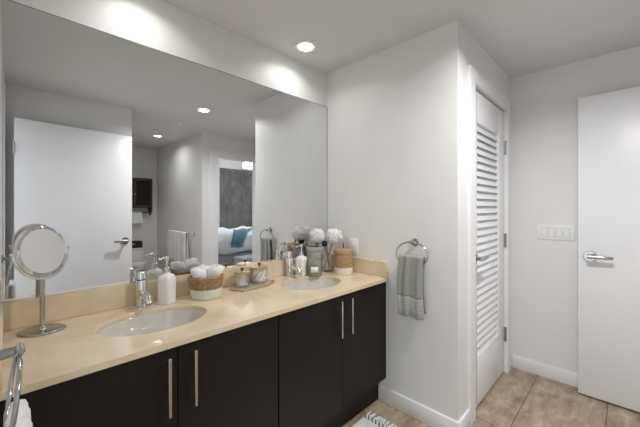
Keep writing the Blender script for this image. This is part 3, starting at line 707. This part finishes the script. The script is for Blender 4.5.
# ------------------------------------------------------------------ toilet alcove seen in the mirror
t = thing('towel_bar', 'chrome towel bar on the alcove wall, seen in the mirror', 'towel bar', (XA1, -1.66, .95))
MB().rod((-.07, -.47, 0), (-.07, .50, 0), .009, 16).build('bar', M['chrome'], t)
for y in (-.46, .49): MB().rod((0, y, 0), (-.008, y, 0), .026, 24, .003).rod((-.008, y, 0), (-.078, y, 0), .012, 16, .002).build('bracket', M['chrome'], t)
bt = thing('bath_towel', 'white bath towel folded over the bar in the toilet alcove', 'towel', (XA1 - .07, -1.68, .951), PI)
fb = drape(.72, -.46, -.42, .016, .007, 4, .03, 4)
solid(MB().grid(fb, 50, 50).build('terry_cloth', M['white_towel'], bt), .008)
t = thing('wall_cabinet', 'dark louvered wall cabinet above the toilet, seen in the mirror', 'wall cabinet', (1.55, YA, 1.2))
MB().box(-.31, .31, .001, .20, .14, .67, .003).build('body', M['cabinet2'], t)
for s_ in (-1, 1):
    x0, x1 = (-.305, -.003) if s_ < 0 else (.003, .305)
    d = MB().box(x0, x0 + .04, .2, .22, .15, .66).box(x1 - .04, x1, .2, .22, .15, .66).box(x0 + .04, x1 - .04, .2, .22, .15, .19).box(x0 + .04, x1 - .04, .2, .22, .62, .66)
    for k in range(13): d.box(x0 + .04, x1 - .04, -.012, .012, -.002, .002, 0, 1, T(V(0, .21, .206 + k * .033)) @ R(math.radians(-40), 'X'))
    d = d.build('door', M['cabinet2'], t)
    MB().lathe([(0, 0), (.006, 0), (.006, .012), (.011, .018), (.009, .026), (0, .028)], 16, T(V(x1 - .02 if s_ < 0 else x0 + .02, .22, .38)) @ R(-PI / 2, 'X')).build('knob', M['chrome'], d)
    MB().prism([(.001, .14), (.20, .14), (.20, .09), (.14, .05), (.12, .0), (.09, .0), (.06, .06), (.001, .09)], 0, .018, T(V(s_ * .301 - .009, 0, 0)) @ Matrix(((0, 0, 1, 0), (1, 0, 0, 0), (0, 1, 0, 0), (0, 0, 0, 1)))).build('side_bracket', M['cabinet2'], t)
MB().rod((-.30, .105, .055), (.30, .105, .055), .009, 12).build('hanging_rail', M['cabinet2'], t)
ht = thing('hand_towel', 'white hand towel hung on the rail under the dark wall cabinet', 'hand towel', (1.52, YA + .105, 1.255), PI / 2)
solid(MB().grid(drape(.40, -.19, -.17, .014, .004, 3, .02, 6), 36, 36).build('terry_cloth', M['white_towel'], ht), .007)
to = thing('toilet', 'white toilet below the dark wall cabinet in the alcove', 'toilet', (1.5, YA + .02, 0))
MB().box(-.22, .22, 0, .18, .38, .60, .02, 3).build('tank', M['porcelain'], to)
MB().box(-.23, .23, -.005, .19, .60, .63, .01, 3).build('tank_lid', M['porcelain'], to)
MB().lathe([(0, 0), (.115, 0), (.12, .02), (.105, .12), (.13, .24), (.175, .34), (.185, .385), (.18, .395), (.14, .39), (.12, .34), (.06, .25), (0, .24)], 40, T(V(0, .42, 0)), 1, 1.28).box(-.1, .1, .02, .3, .1, .38, .03, 2).build('bowl', M['porcelain'], to)
MB().lathe([(0, .398), (.17, .398), (.188, .403), (.188, .420), (.17, .428), (0, .430)], 40, T(V(0, .42, 0)), 1, 1.26).build('seat_lid', M['porcelain'], to)
MB().rod((-.16, .18, .55), (-.16, .2, .55), .012).box(-.17, -.09, .198, .208, .543, .557, .003).build('flush_lever', M['chrome'], to)
t = thing('storage_box', 'dark wooden box on the toilet tank, seen in the mirror', 'box', (1.55, YA + .115, .632))
bx = MB().box(-.15, .15, -.075, .075, 0, .012).box(-.15, .15, -.075, -.063, .012, .115).box(-.15, .15, .063, .075, .012, .115).box(-.15, -.138, -.063, .063, .012, .115).box(.138, .15, -.063, .063, .012, .115)
bx.build('box_body', M['cabinet2'], t)
MB().box(-.035, .035, .075, .079, .06, .08, .001).build('grip', M['steel'], t)

# ------------------------------------------------------------------ bath mat
RX0, RX1, RY0, RY1 = .72, 1.625, .62, 1.19
t = thing('bath_mat', 'white woven bath mat with tasseled ends on the tile in front of the vanity', 'bath mat', ((RX0 + RX1) / 2, (RY0 + RY1) / 2, 0))
hx, hy = (RX1 - RX0) / 2, (RY1 - RY0) / 2
def rg(u, v_):
    x, y = (u - .5) * 2 * hx, (v_ - .5) * 2 * hy
    return (x, y, .0075 + .0022 * math.sin(v_ * 60 * PI) * math.sin(u * 80 * PI) + .0015 * math.sin(x * 14 + y * 5))
solid(MB().grid(rg, 110, 80).build('woven_mat', M['rug'], t), .006)
for s_ in (-1, 1):
    st = MB()
    for k in range(22):
        y = -hy + .012 + k * (2 * hy - .024) / 21
        st.tube([(s_ * (hx - .030), y - .006, .0155), (s_ * (hx - .018), y + .002, .0185), (s_ * (hx - .006), y + .010, .0155)], .0042, 6)
    tag(st.build('dark_stitching', M['rugdark'], t), 'dark yarn stitched along the mat end', None)
for s_ in (-1, 1):
    for k in range(34):
        y = -hy + .010 + k * (2 * hy - .020) / 33; j = random.uniform(-.012, .012)
        MB().tube([(s_ * (hx - .004), y, .009), (s_ * (hx + .012), y + j * .3, .0125), (s_ * (hx + .035), y + j, .008), (s_ * (hx + .052), y + j * 1.3, .0065)], [.0045, .0055, .0055, .0062], 7).build('tassel', M['rug'], t)
